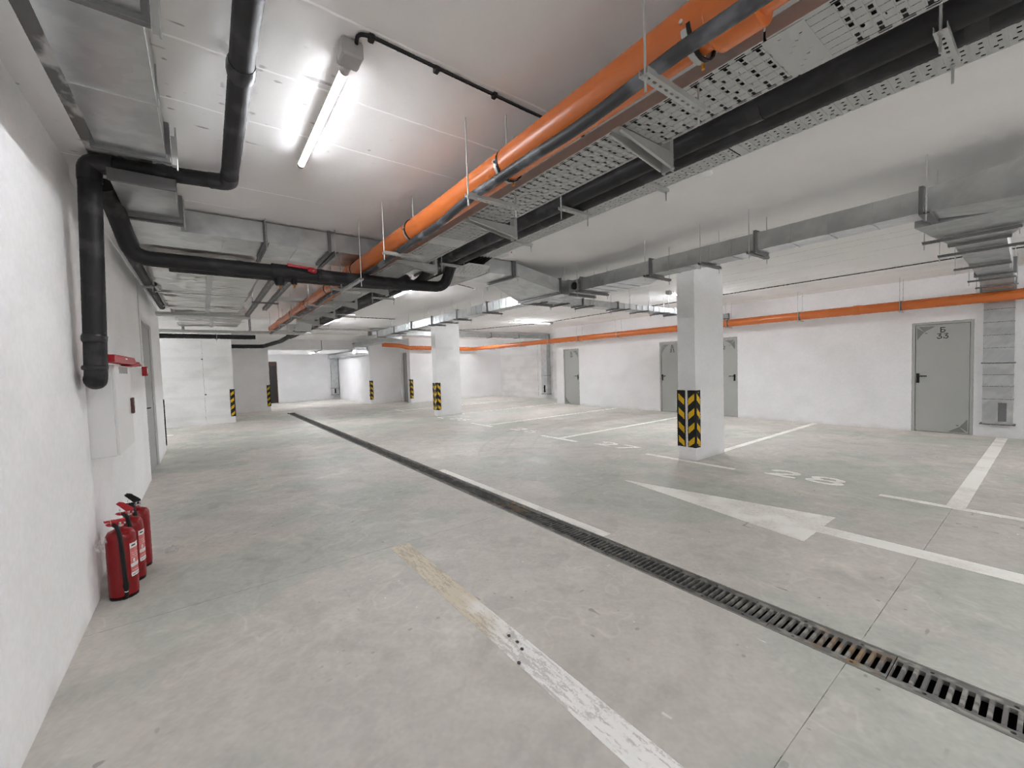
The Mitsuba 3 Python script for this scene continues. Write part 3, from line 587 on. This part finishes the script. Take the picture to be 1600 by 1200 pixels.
# across the aisle
XD = duct('flat zinc cross duct spanning the aisle above the orange pipe', 0, [-.42, .52, 1.08, 2.25, 3.40], 4.45, 5.02, 2.722, 2.905, .35)
for i, x in enumerate((.52, 1.12, 3.42)):
    t = thing('duct_hanger', ('zinc strut under the cross duct by the red valve lever', 'zinc strut under the cross duct left of the orange pipe', 'zinc strut under the cross duct right of the cable trays')[i], 'hanger')
    part(t, 'strut', strut_mesh((x, 4.36, 2.685), (x, 5.12, 2.685)), 'zinc_dark' if i < 2 else 'zinc', smooth=False)
    for y in (4.375, 5.105): part(t, 'rod', rod((x, y, 2.63), (x, y, ZC), .005), 'zinc')
# junction box, angled piece
t = thing('air_duct', 'angled zinc transition piece joining the cross duct to the main bay duct', 'duct')
part(t, 'section', hull([(3.42, y, z) for y in (4.45, 5.02) for z in (2.722, 2.905)] + [(4.08, y, z) for y in (4.25, 5.20) for z in (2.52, 2.70)]), 'duct', smooth=False)
part(t, 'section', bx(4.08, 4.26, 4.25, 5.20, 2.50, 2.70), 'duct', smooth=False)
part(t, 'flange', duct_flange(0, 3.43, 4.45, 5.02, 2.722, 2.905), 'zinc_dark', smooth=False); part(t, 'flange', duct_flange(0, 4.08, 4.25, 5.20, 2.52, 2.70), 'zinc_dark', smooth=False)
# the main duct of the bays
M0, M1 = 2.53, 2.696
t = duct('main zinc air duct running along the parking bays in front of the pillars', 1, [.63, 1.76, 2.91], 4.26, 4.495, M0, M1, .255)
part(t, 'section', hull([(x, -2.9, z) for x in (4.20, 4.66) for z in (2.47, 2.73)] + [(x, .05, z) for x in (4.22, 4.64) for z in (2.48, 2.73)]), 'duct', smooth=False)
part(t, 'section', hull([(x, .05, z) for x in (4.22, 4.64) for z in (2.48, 2.73)] + [(x, .63, z) for x in (4.26, 4.54) for z in (M0, M1)]), 'duct', smooth=False)
part(t, 'section', hull([(x, 2.91, z) for x in (4.26, 4.495) for z in (M0, M1)] + [(x, 3.25, z) for x in (4.26, 4.78) for z in (M0, M1)]), 'duct', smooth=False)
part(t, 'section', duct_section(1, 3.25, 4.02, 4.26, 4.78, M0, M1, .2), 'duct', smooth=False); part(t, 'section', duct_section(1, 4.02, 5.21, 4.26, 4.78, M0, M1, .2), 'duct', smooth=False)
for a, b in ((5.21, 6.4), (6.4, 7.53), (7.53, 8.7), (8.7, 9.86), (9.86, 11.04), (11.04, 12.4)): part(t, 'section', duct_section(1, a, b, 4.26, 4.50, M0, M1, .2), 'duct', smooth=False); part(t, 'flange', duct_flange(1, b, 4.26, 4.50, M0, M1), 'zinc_dark', smooth=False)
for y in (4.02, 4.27, 5.21): part(t, 'flange', duct_flange(1, y, 4.26, 4.78, M0, M1), 'zinc_dark', smooth=False)
part(t, 'plug', sweep([(4.262, 4.14, 2.61), (4.235, 4.14, 2.61), (4.225, 4.14, 2.61)], [.052, .052, .03], 14), 'black_plastic', label='round black plug')
part(t, 'section', hull([(x, 12.4, z) for x in (4.26, 4.50) for z in (M0, M1)] + [(x, 13.9, z) for x in (5.25, 5.65) for z in (2.56, 2.74)]), 'duct', smooth=False)
part(t, 'section', duct_section(1, 13.9, 18.15, 5.25, 5.65, 2.56, 2.74, .5), 'duct', smooth=False)
part(t, 'section', duct_section(0, 5.25, 5.72, 18.15, 18.55, 2.24, 2.74, .5), 'duct', smooth=False)
part(t, 'section', duct_section(1, 18.55, 24.15, 5.50, 5.92, 2.24, 2.42, .6), 'duct', smooth=False)
part(t, 'section', bx(5.60, 5.95, 23.95, 24.17, .26, 2.30), 'duct', smooth=False)
part(t, 'outlet_grille', bx(5.72, 5.80, 23.94, 23.95, .34, .58), 'drain_pit', smooth=False)
for z in (.62, .26): part(t, 'flange', bx(5.58, 5.97, 23.93, 24.17, z - .012, z + .012), 'zinc_dark', smooth=False)
for z in (2.26, 2.45, 2.7): part(t, 'flange', bx(5.23, 5.74, 18.13, 18.57, z - .012, z + .012), 'zinc_dark', smooth=False)
for i, (y, x1) in enumerate(((.60, 4.66), (1.80, 4.62), (2.28, 4.62), (2.95, 4.72), (4.05, 4.86), (4.30, 4.86), (5.25, 4.80), (6.45, 4.64), (7.58, 4.64), (8.16, 4.64), (8.75, 4.64), (9.9, 4.64), (11.1, 4.64))):
    tt = thing('duct_hanger', f'dark strut hanger beneath the main bay duct, {ORD[i]} past the wall branch', 'hanger', 'strut hangers beneath the main bay duct')
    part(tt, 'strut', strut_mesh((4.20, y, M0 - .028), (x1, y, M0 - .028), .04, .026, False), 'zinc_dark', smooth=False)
    for x in (4.212, x1 - .012): part(tt, 'rod', rod((x, y, M0 - .075), (x, y, ZC), .0045), 'zinc')
# branch to the riser on the right wall
t = thing('air_duct', 'zinc branch duct crossing over the bays and running down the right wall', 'duct')
def taper(x0, x1, a0, a1, b0, b1, z0=2.50, z1=2.66): return hull([(x0, y, z) for y in (a0, a1) for z in (z0, z1)] + [(x1, y, z) for y in (b0, b1) for z in (z0, z1)])
part(t, 'section', taper(4.60, 5.6, .0, .72, .27, .64), 'duct', smooth=False); part(t, 'section', taper(5.6, 8.2, .30, .62, .38, .68), 'duct', smooth=False); part(t, 'section', taper(8.2, 10.86, .38, .68, .48, .82), 'duct', smooth=False)
part(t, 'section', bx(10.86, 11.045, .48, .82, 1.30, 2.68), 'duct', smooth=False); part(t, 'section', bx(10.86, 11.045, .48, .82, .24, 1.30), 'duct', smooth=False)
for z in (2.42, 2.22, 2.0, 1.78, 1.56, 1.10, .90, .68): part(t, 'seam', bx(10.854, 11.045, .475, .825, z - .0035, z + .0035), 'zinc_dark', smooth=False)
part(t, 'flange', bx(10.84, 11.045, .46, .84, 1.29, 1.31), 'zinc_dark', smooth=False); part(t, 'flange', bx(10.83, 11.045, .45, .85, .235, .25), 'zinc_dark', smooth=False)
part(t, 'outlet_frame', cut(bx(10.85, 10.86, .50, .80, .27, .66), bx(10.8, 10.9, .545, .64, .30, .62)), 'duct', smooth=False); part(t, 'outlet_grille', bx(10.856, 10.859, .545, .64, .30, .62), 'zinc_dark', smooth=False)
for x, y0, y1 in ((5.6, .28, .64), (8.2, .36, .70), (10.4, .45, .82)): part(t, 'flange', bx(x - .014, x + .014, y0 - .01, y1 + .01, 2.478, 2.68), 'zinc_dark', smooth=False)
for i, x in enumerate((5.2, 6.05, 7.2, 8.6, 9.6)):
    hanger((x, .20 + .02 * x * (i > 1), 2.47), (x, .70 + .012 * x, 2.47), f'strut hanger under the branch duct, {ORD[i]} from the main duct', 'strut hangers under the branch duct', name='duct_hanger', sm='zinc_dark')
# second cross duct over the bays, and the far one with its riser
duct('slim zinc duct crossing the bays behind the near pillar', 0, [4.50, 5.35, 6.3, 8.2, 10.6], 5.02, 5.28, 2.535, 2.64, .19)
for i, x in enumerate((4.9, 5.5, 6.5, 7.1, 7.8, 8.3)):
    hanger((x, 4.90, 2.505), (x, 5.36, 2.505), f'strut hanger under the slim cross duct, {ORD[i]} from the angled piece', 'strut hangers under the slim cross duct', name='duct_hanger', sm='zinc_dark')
t = duct('far zinc cross duct ending in a wall riser by the last door', 0, [4.52, 7.0, 9.3, 10.7, 12.4], 13.72, 14.05, 2.70, 2.86, .3)
part(t, 'section', bx(12.22, 12.44, 13.72, 14.10, 1.05, 2.70), 'duct', smooth=False); part(t, 'section', bx(12.22, 12.44, 13.72, 14.10, .22, 1.05), 'duct', smooth=False)
part(t, 'flange', bx(12.20, 12.45, 13.70, 14.12, 1.04, 1.06), 'zinc_dark', smooth=False); part(t, 'outlet_grille', bx(12.215, 12.222, 13.86, 13.96, .30, .62), 'drain_pit', smooth=False); part(t, 'flange', bx(12.20, 12.45, 13.70, 14.12, .21, .235), 'zinc_dark', smooth=False)

# foil wrapped ducts past the crossing pipe
def foil_duct(x0, x1, y0, y1, z0, z1, label, straps):
    t = thing('foil_duct', label, 'duct')
    m = cbx(x0, x1, y0, y1, z0, z1, .05); m = m.subdivide_to_size(.09); v = m.vertices.copy()
    n = meshkit.fbm(v * [3, 9, 4], 3, 5) - .5; v += n[:, None] * np.array([.09, .0, .085]) * np.array([1, 1, 1]); m = trimesh.Trimesh(v, m.faces)
    part(t, 'foil_wrap', m, 'foil', smooth=True)
    for y in straps: part(t, 'strap', bx(x0 - .02, x1 + .02, y - .03, y + .03, z0 - .026, z0 - .02), 'zinc', smooth=False)
    xm = (x0 + x1) / 2 + .02; part(t, 'seam_tape', bx(xm - .03, xm + .03, y0 + .03, y1 - .03, z0 - .024, z0 - .018), 'zinc', smooth=False)
foil_duct(-.44, .62, 5.75, 9.25, 2.66, 2.88, 'wide foil wrapped duct hanging past the black crossing pipe', (7.2, 8.6))
foil_duct(-.40, .75, 9.75, 12.0, 2.66, 2.86, 'second foil wrapped duct beyond the perforated cross tray', (10.6,))
def channel(x0, x1, y0, y1, z, label, m='zinc'):
    t = thing('cable_channel', label, 'cable tray'); ax = 0 if x1 - x0 > y1 - y0 else 1
    L, w = (x1 - x0, y1 - y0) if ax == 0 else (y1 - y0, x1 - x0); s = sbox(0, 0, L, w); q = .03
    while q < L - .06: s = s.difference(sbox(q, w * .25, q + .04, w * .25 + .012)).difference(sbox(q + .03, w * .7, q + .07, w * .7 + .012)); q += .10
    ex, ey = ((1, 0, 0), (0, 1, 0)) if ax == 0 else ((0, 1, 0), (-1, 0, 0))
    part(t, 'tray_section', cat([plate(s, .002, (x0 if ax == 0 else x1, y0, z), ex, ey)] + ([bx(x0, x1, y0, y0 + .002, z, z + .05), bx(x0, x1, y1 - .002, y1, z, z + .05)] if ax == 0 else [bx(x0, x0 + .002, y0, y1, z, z + .05), bx(x1 - .002, x1, y0, y1, z, z + .05)])), m, smooth=False)
    return t
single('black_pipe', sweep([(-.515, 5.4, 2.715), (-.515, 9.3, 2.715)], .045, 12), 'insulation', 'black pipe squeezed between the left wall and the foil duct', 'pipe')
channel(-.62, .78, 9.42, 9.72, 2.60, 'perforated tray crossing under the end of the foil duct')
channel(-2.6, 2.2, 11.9, 12.2, 2.52, 'perforated tray crossing the aisle in front of the bright block wall')
channel(.70, .76, 5.6, 9.7, 2.62, 'narrow dark channel along the right edge of the foil ducts', 'zinc_dark')
channel(.90, .96, 5.6, 8.6, 2.64, 'second narrow dark channel right of the foil ducts', 'zinc_dark')
channel(1.02, 2.3, 7.6, 7.78, 2.70, 'short perforated cross tray left of the orange pipe')
for i, y in enumerate((7.4,)):
    hanger((.64, y, 2.59), (1.0, y, 2.59), 'dark strut hanger under the narrow channels right of the foil duct', None, sm='zinc_dark')
for i, x in enumerate((-.35, .95)):
    t = thing('duct_hanger', ('slotted strap hanger left of the foil ducts', 'slotted strap hanger right of the foil ducts above the cross tray')[i], 'hanger')
    s = sbox(0, 0, .05, .40)
    for k in range(9): s = s.difference(Point(.025, .03 + k * .042).buffer(.010, quad_segs=2))
    part(t, 'strap', plate(s, .003, (x, 12.1, 2.53), (1, 0, 0), (0, 0, 1)), 'zinc_dark', smooth=False)
hanger((-.575, 7.0, 2.648), (-.455, 7.0, 2.648), 'small zinc hanger of the pipe between left wall and foil duct', None)
hanger((.3, 12.45, 2.40), (.3, 12.65, 2.40), 'small zinc hanger of the black pipe below the cross tray', None)
single('black_pipe', sweep([(-2.6, 12.55, 2.475), (1.12, 12.55, 2.465)], .055, 12), 'insulation', 'black pipe below the cross tray against the bright block wall', 'pipe')

# ================================================================== orange pipe of the right wall
RX, RZ, RR = 10.55, 2.41, .088
rp = thing('orange_pipe', 'orange drain pipe along the right wall turning left at the far wall', 'pipe')
part(rp, 'pipe_run', sweep(fillet([(RX, -2.5, RZ), (RX, 17.15, RZ), (7.6, 17.15, RZ + .05)], .14), RR, 20), 'orange')
part(rp, 'pipe_run', sweep(fillet([(7.65, 17.15, RZ + .05), (7.2, 17.15, RZ + .05), (6.9, 17.2, RZ + .14), (6.1, 17.2, RZ + .18)], .1), RR, 16), 'orange')
for y in (2.42, 9.4, 13.1, 5.9): part(rp, 'socket', sweep([(RX, y, RZ), (RX, y + .005, RZ), (RX, y + .1, RZ), (RX, y + .11, RZ)], [RR, RR + .008, RR + .008, RR], 20), 'orange')
for i, y in enumerate((-.2, 1.82, 3.46, 5.0, 8.4, 10.1, 11.6, 13.3, 14.9, 15.5)):
    t = thing('pipe_hanger', f'zinc clamp hanger on the orange wall pipe, {ORD[i]} from the riser duct end', 'hanger', 'clamp hangers of the right wall orange pipe')
    part(t, 'band', ring((RX, y, RZ), 1, RR + .001, .03, .003, 16), 'zinc_dark'); part(t, 'strut', strut_mesh((RX - .16, y, RZ - RR - .03), (RX + .16, y, RZ - RR - .03), .034, .02, False), 'zinc', smooth=False)
    for x in (RX - .14, RX + .14): part(t, 'rod', rod((x, y, RZ - RR - .05), (x, y, ZC), .004), 'zinc')

# ================================================================== cables, conduits and small ceiling fittings
c = thing('ceiling_cable', 'black cable clipped to the ceiling from the near lamp towards the orange pipe', 'cable')
part(c, 'cable', sweep(fillet([(.60, 1.86, 2.90), (.585, 1.78, 2.908), (.64, 1.765, 2.908), (1.0, 1.78, 2.911), (1.5, 1.79, 2.909), (2.3, 1.80, 2.91)], .03, 4), .008, 8), 'black_plastic')
for x in (.64, .95, 1.28, 1.75): part(c, 'clip', cbx(x - .012, x + .012, 1.757 if x < .7 else 1.77, 1.79 if x < .7 else 1.802, 2.895, 2.919, .003), 'black_plastic')
single('ceiling_cable', sweep([(9.0, -2, 2.912), (9.05, 2, 2.905), (9.1, 5, 2.912), (9.1, 9.8, 2.912)], .008, 6), 'black_plastic', 'black cable stretched along the ceiling between the bay lamps', 'cable')
single('ceiling_cable', sweep([(2.8, 11.05, 2.91), (4.3, 11.05, 2.91)], .008, 6), 'black_plastic', 'black cable across the ceiling beside the third aisle lamp', 'cable')
single('ceiling_cable', sweep([(9.2, 10.1, 2.912), (8.2, 12.9, 2.912), (7.0, 14.0, 2.912)], .008, 6), 'black_plastic', 'thin black cable from the bay lamp towards the far pillar', 'cable')
single('conduit', sweep([(2.75, 5.75, 2.905), (3.92, 6.28, 2.905)], .006, 6), 'bakelite', 'thin dark red wire to the small white ceiling sensor', 'wire')
single('conduit', sweep([(2.2, 13.6, 2.83), (5.2, 13.6, 2.83)], .03, 8), 'lamp_grey', 'grey conduit crossing the ceiling beyond the last aisle lamp', 'conduit')
single('conduit', sweep([(2.2, 15.6, 2.86), (5.6, 15.6, 2.86)], .03, 8), 'white_plastic', 'white conduit crossing the ceiling in front of the far beam', 'conduit')
single('conduit', sweep([(4.16, 19.28, 2.9), (4.16, 19.28, 2.47), (4.16, 20.5, 2.47)], .015, 8), 'lamp_grey', 'grey conduit dropping to the recess lamp', 'conduit')
single('conduit', sweep([(-.683, 7.75, 2.85), (-.683, 7.75, 1.66)], .008, 6), 'white_plastic', 'white conduit running down the left wall to the red call point', 'conduit')
t = thing('smoke_detector', 'round white smoke detector on the ceiling beside the perforated tray', 'smoke detector')
part(t, 'base', lathe([(0, 0), (.055, 0), (.055, -.018), (0, -.018)][::-1], (3.09, 1.62, ZC), 20), 'white_plastic'); part(t, 'sensor_head', lathe([(0, -.05), (.028, -.048), (.042, -.035), (.046, -.018), (0, -.018)], (3.09, 1.62, ZC), 20), 'white_plastic')
t = thing('emergency_light', 'small white emergency light on the ceiling beside the tray', 'lamp')
part(t, 'body', cbx(3.02, 3.12, 4.02, 4.26, ZC - .055, ZC, .012), 'white_plastic'); part(t, 'lens', cbx(3.035, 3.105, 4.04, 4.24, ZC - .075, ZC - .05, .010), 'cabinet'); part(t, 'indicator', bx(3.05, 3.065, 4.016, 4.02, ZC - .045, ZC - .032), 'red_plastic')
t = thing('smoke_detector', 'tiny white sensor on the ceiling under the angled duct', 'smoke detector')
part(t, 'base', lathe([(0, -.015), (.05, -.015), (.05, 0), (0, 0)], (3.95, 6.28, ZC), 14), 'white_plastic'); part(t, 'sensor_head', lathe([(0, -.055), (.03, -.05), (.042, -.015), (0, -.015)], (3.95, 6.28, ZC), 14), 'white_plastic')

# ================================================================== left wall fittings
t = thing('hose_cabinet', 'white fire hose cabinet behind the black riser pipe', 'cabinet')
part(t, 'body', cbx(-.69, -.515, 3.975, 4.72, .955, 1.60, .004), 'cabinet', smooth=False); part(t, 'door', cbx(-.515, -.497, 3.975, 4.72, .96, 1.60, .004), 'cabinet', smooth=False)
part(t, 'lock', cbx(-.497, -.478, 4.62, 4.69, 1.21, 1.34, .004), 'bakelite', label='brown lock'); part(t, 'grey_strip', cbx(-.4965, -.494, 4.15, 4.55, 1.54, 1.59, .001), 'lamp_grey')  # flat grey strip across the door just below the red cover
t = thing('red_cover', 'red plastic cover lying along the top of the white cabinet', 'cover')
cv = hull([(-.53, 3.80, 1.615), (-.47, 3.80, 1.615), (-.53, 3.80, 1.665), (-.47, 3.80, 1.665), (-.53, 4.8, 1.612), (-.46, 4.85, 1.612), (-.53, 4.75, 1.675), (-.47, 4.80, 1.675)])
fl_ = hull([(-.53, 4.45, 1.602), (-.455, 4.45, 1.602), (-.53, 5.0, 1.60), (-.45, 5.10, 1.61), (-.50, 4.55, 1.63), (-.46, 5.0, 1.645), (-.50, 5.0, 1.65)])
part(t, 'cover', cat([cv, fl_]), 'red_plastic', smooth=False); part(t, 'painted_glint', cbx(-.469, -.466, 4.25, 4.35, 1.638, 1.655, .001), 'white_label', smooth=False)  # thin white plate paints a glint of light onto the cover
t = thing('call_point', 'red fire call point box on the left wall before the grey door', 'alarm')
part(t, 'box', cbx(-.69, -.635, 7.70, 7.82, 1.53, 1.66, .006), 'red_plastic'); part(t, 'press_plate', cbx(-.636, -.632, 7.73, 7.79, 1.56, 1.63, .001), 'white_label')

# fire extinguishers
def extinguisher(x, y, rot, label, lever, tag, hose=True, h=.47, r=.079, up=True):
    t = thing('fire_extinguisher', label, 'fire extinguisher', None)
    M = trimesh.transformations.translation_matrix((x, y, 0)) @ trimesh.transformations.rotation_matrix(rot, [0, 0, 1])
    def P(name, m, mt, label=None, **k): m = m.copy(); m.apply_transform(M); return part(t, name, m, mt, label, **k)
    P('cylinder', lathe([(0, .012), (r - .01, .012), (r, .025), (r, h - .06), (r * .96, h - .035), (r * .80, h - .013), (r * .45, h), (.022, h + .004), (.02, h + .02), (0, h + .02)], n=28), 'red')
    P('foot_ring', lathe([(r - .014, 0), (r - .004, 0), (r - .003, .014), (r - .014, .014), (r - .014, 0)], n=28), 'black_plastic')
    P('valve', cat([lathe([(0, h), (.020, h), (.020, h + .03), (.014, h + .035), (.014, h + .06), (0, h + .06)], n=12), rod((-.05, 0, h + .035), (.03, 0, h + .035), .010, 8)]), 'chrome')
    P('gauge', rod((0, .012, h + .03), (0, .034, h + .03), .014, 12), 'brass')
    a = [(.03, h + .052), (-.012, h + .05), (-.062, h + .115), (-.045, h + .128), (-.02, h + .118), (.03, h + .066)] if up else [(.03, h + .05), (-.02, h + .05), (-.075, h + .062), (-.078, h + .072), (-.02, h + .068), (.03, h + .064)]
    P('lever', plate(Polygon(a), .028, (0, .014, 0), (1, 0, 0), (0, 0, 1)), lever)
    P('carry_handle', plate(Polygon([(.02, h + .032), (-.06, h + .034), (-.07, h + .046), (-.06, h + .05), (.02, h + .046)]), .024, (0, .012, 0), (1, 0, 0), (0, 0, 1)), lever)
    P('safety_pin', ring((-.045, 0, h + .055), 0, .017, .003, .0025, 14), 'chrome')
    q = np.linspace(-.62, .62, 9)
    def patch(z0, z1, w0, w1, e):
        an = np.linspace(w0, w1, 9); v = [(rr * math.sin(s), -rr * math.cos(s), z) for s in an for z in (z0, z1) for rr in (r + e,)]; f = []
        for i in range(8): f += [[2 * i, 2 * i + 2, 2 * i + 1], [2 * i + 1, 2 * i + 2, 2 * i + 3]]
        return trimesh.Trimesh(np.array(v), np.array(f), process=False)
    if tag:
        lb_ = P('label', patch(.14, .37, .42, 1.35, .0008), 'pink_label', label='pinkish instruction label')
        for z0, z1 in ((.335, .37), (.205, .23), (.14, .168)):
            k = numbered(lb_ + '__white_panel'); mm = patch(z0, z1, .42, 1.35, .0014); mm.apply_transform(M); put(k, mm, 'white_label', True)
        for z0, z1, w0, w1 in ((.348, .358, .55, .95), (.30, .303, .5, 1.25), (.285, .288, .5, 1.2), (.27, .273, .5, 1.25), (.235, .26, .62, .8), (.18, .183, .5, 1.1), (.150, .154, .5, 1.2)):
            k = numbered(lb_ + '__print'); mm = patch(z0, z1, w0, w1, .0018); mm.apply_transform(M); put(k, mm, 'ink' if z0 > .33 or z0 < .16 else 'white_label', True)
    if hose:
        hp = fillet([(-.03, -.01, h + .035), (-.02, -r * .75, h + .03), (-.012, -r - .014, h - .05), (-.004, -r - .014, .20), (.0, -r - .012, .10)], .05)
        P('hose', sweep(hp, .012, 10), 'black_plastic'); P('nozzle', sweep([(0, -r - .012, .125), (0, -r - .012, .10), (0, -r - .012, .05), (0, -r - .010, .012)], [.012, .017, .009, .011], 10), 'black_plastic'); P('hose_collar', rod((0, -r - .012, .055), (0, -r - .012, .068), .011, 10), 'chrome')
    return t
extinguisher(-.515, 3.87, .25, 'red fire extinguisher nearest the camera with a black hose down its front', 'red_plastic', True, up=False)
extinguisher(-.500, 4.14, .30, 'middle red fire extinguisher of the three with a raised red lever', 'red_plastic', True)
extinguisher(-.485, 4.40, .2, 'rear red fire extinguisher of the three with a black lever', 'black_plastic', False)
def crumple(c, size, seed, n=16):
    u, v_ = np.meshgrid(np.linspace(-1, 1, n), np.linspace(-1, 1, n)); q = np.stack([u.ravel(), v_.ravel(), np.zeros(n * n)], 1)
    d = np.stack([meshkit.fbm(q * 1.7 + k * 9, 3, seed + k) - .5 for k in range(3)], 1); q = (q + d * [1.1, 1.1, 2.6]) * size + c; f = []
    for i in range(n - 1):
        for j in range(n - 1): a = i * n + j; f += [[a, a + 1, a + n + 1], [a, a + n + 1, a + n]]
    return trimesh.Trimesh(q, np.array(f), process=False)
single('plastic_bag', crumple((-.600, 3.80, .40), (.022, .028, .060), 3), 'plastic_bag', 'crumpled clear plastic scrap stuck between the wall and the nearest extinguisher', 'plastic', smooth=25)
sc = crumple((-.30, 4.62, .022), (.045, .075, .012), 9); sc.apply_translation((0, 0, .001 - sc.bounds[0][2]))
single('plastic_bag', sc, 'plastic_bag', 'scrap of clear plastic on the floor right of the extinguishers', 'plastic', smooth=25)
for k, (x, y) in enumerate(((1.285, 1.82), (1.29, 1.75), (1.275, 1.69), (1.20, 1.62))):
    m = trimesh.creation.icosphere(1, .009); m.apply_scale([1, 1.2, .6]); m.apply_translation((x, y, .0055)); single('pebble', m, 'ink', 'tiny dark crumb on the scuffed white dash', 'crumb', 'crumbs on the white dash')
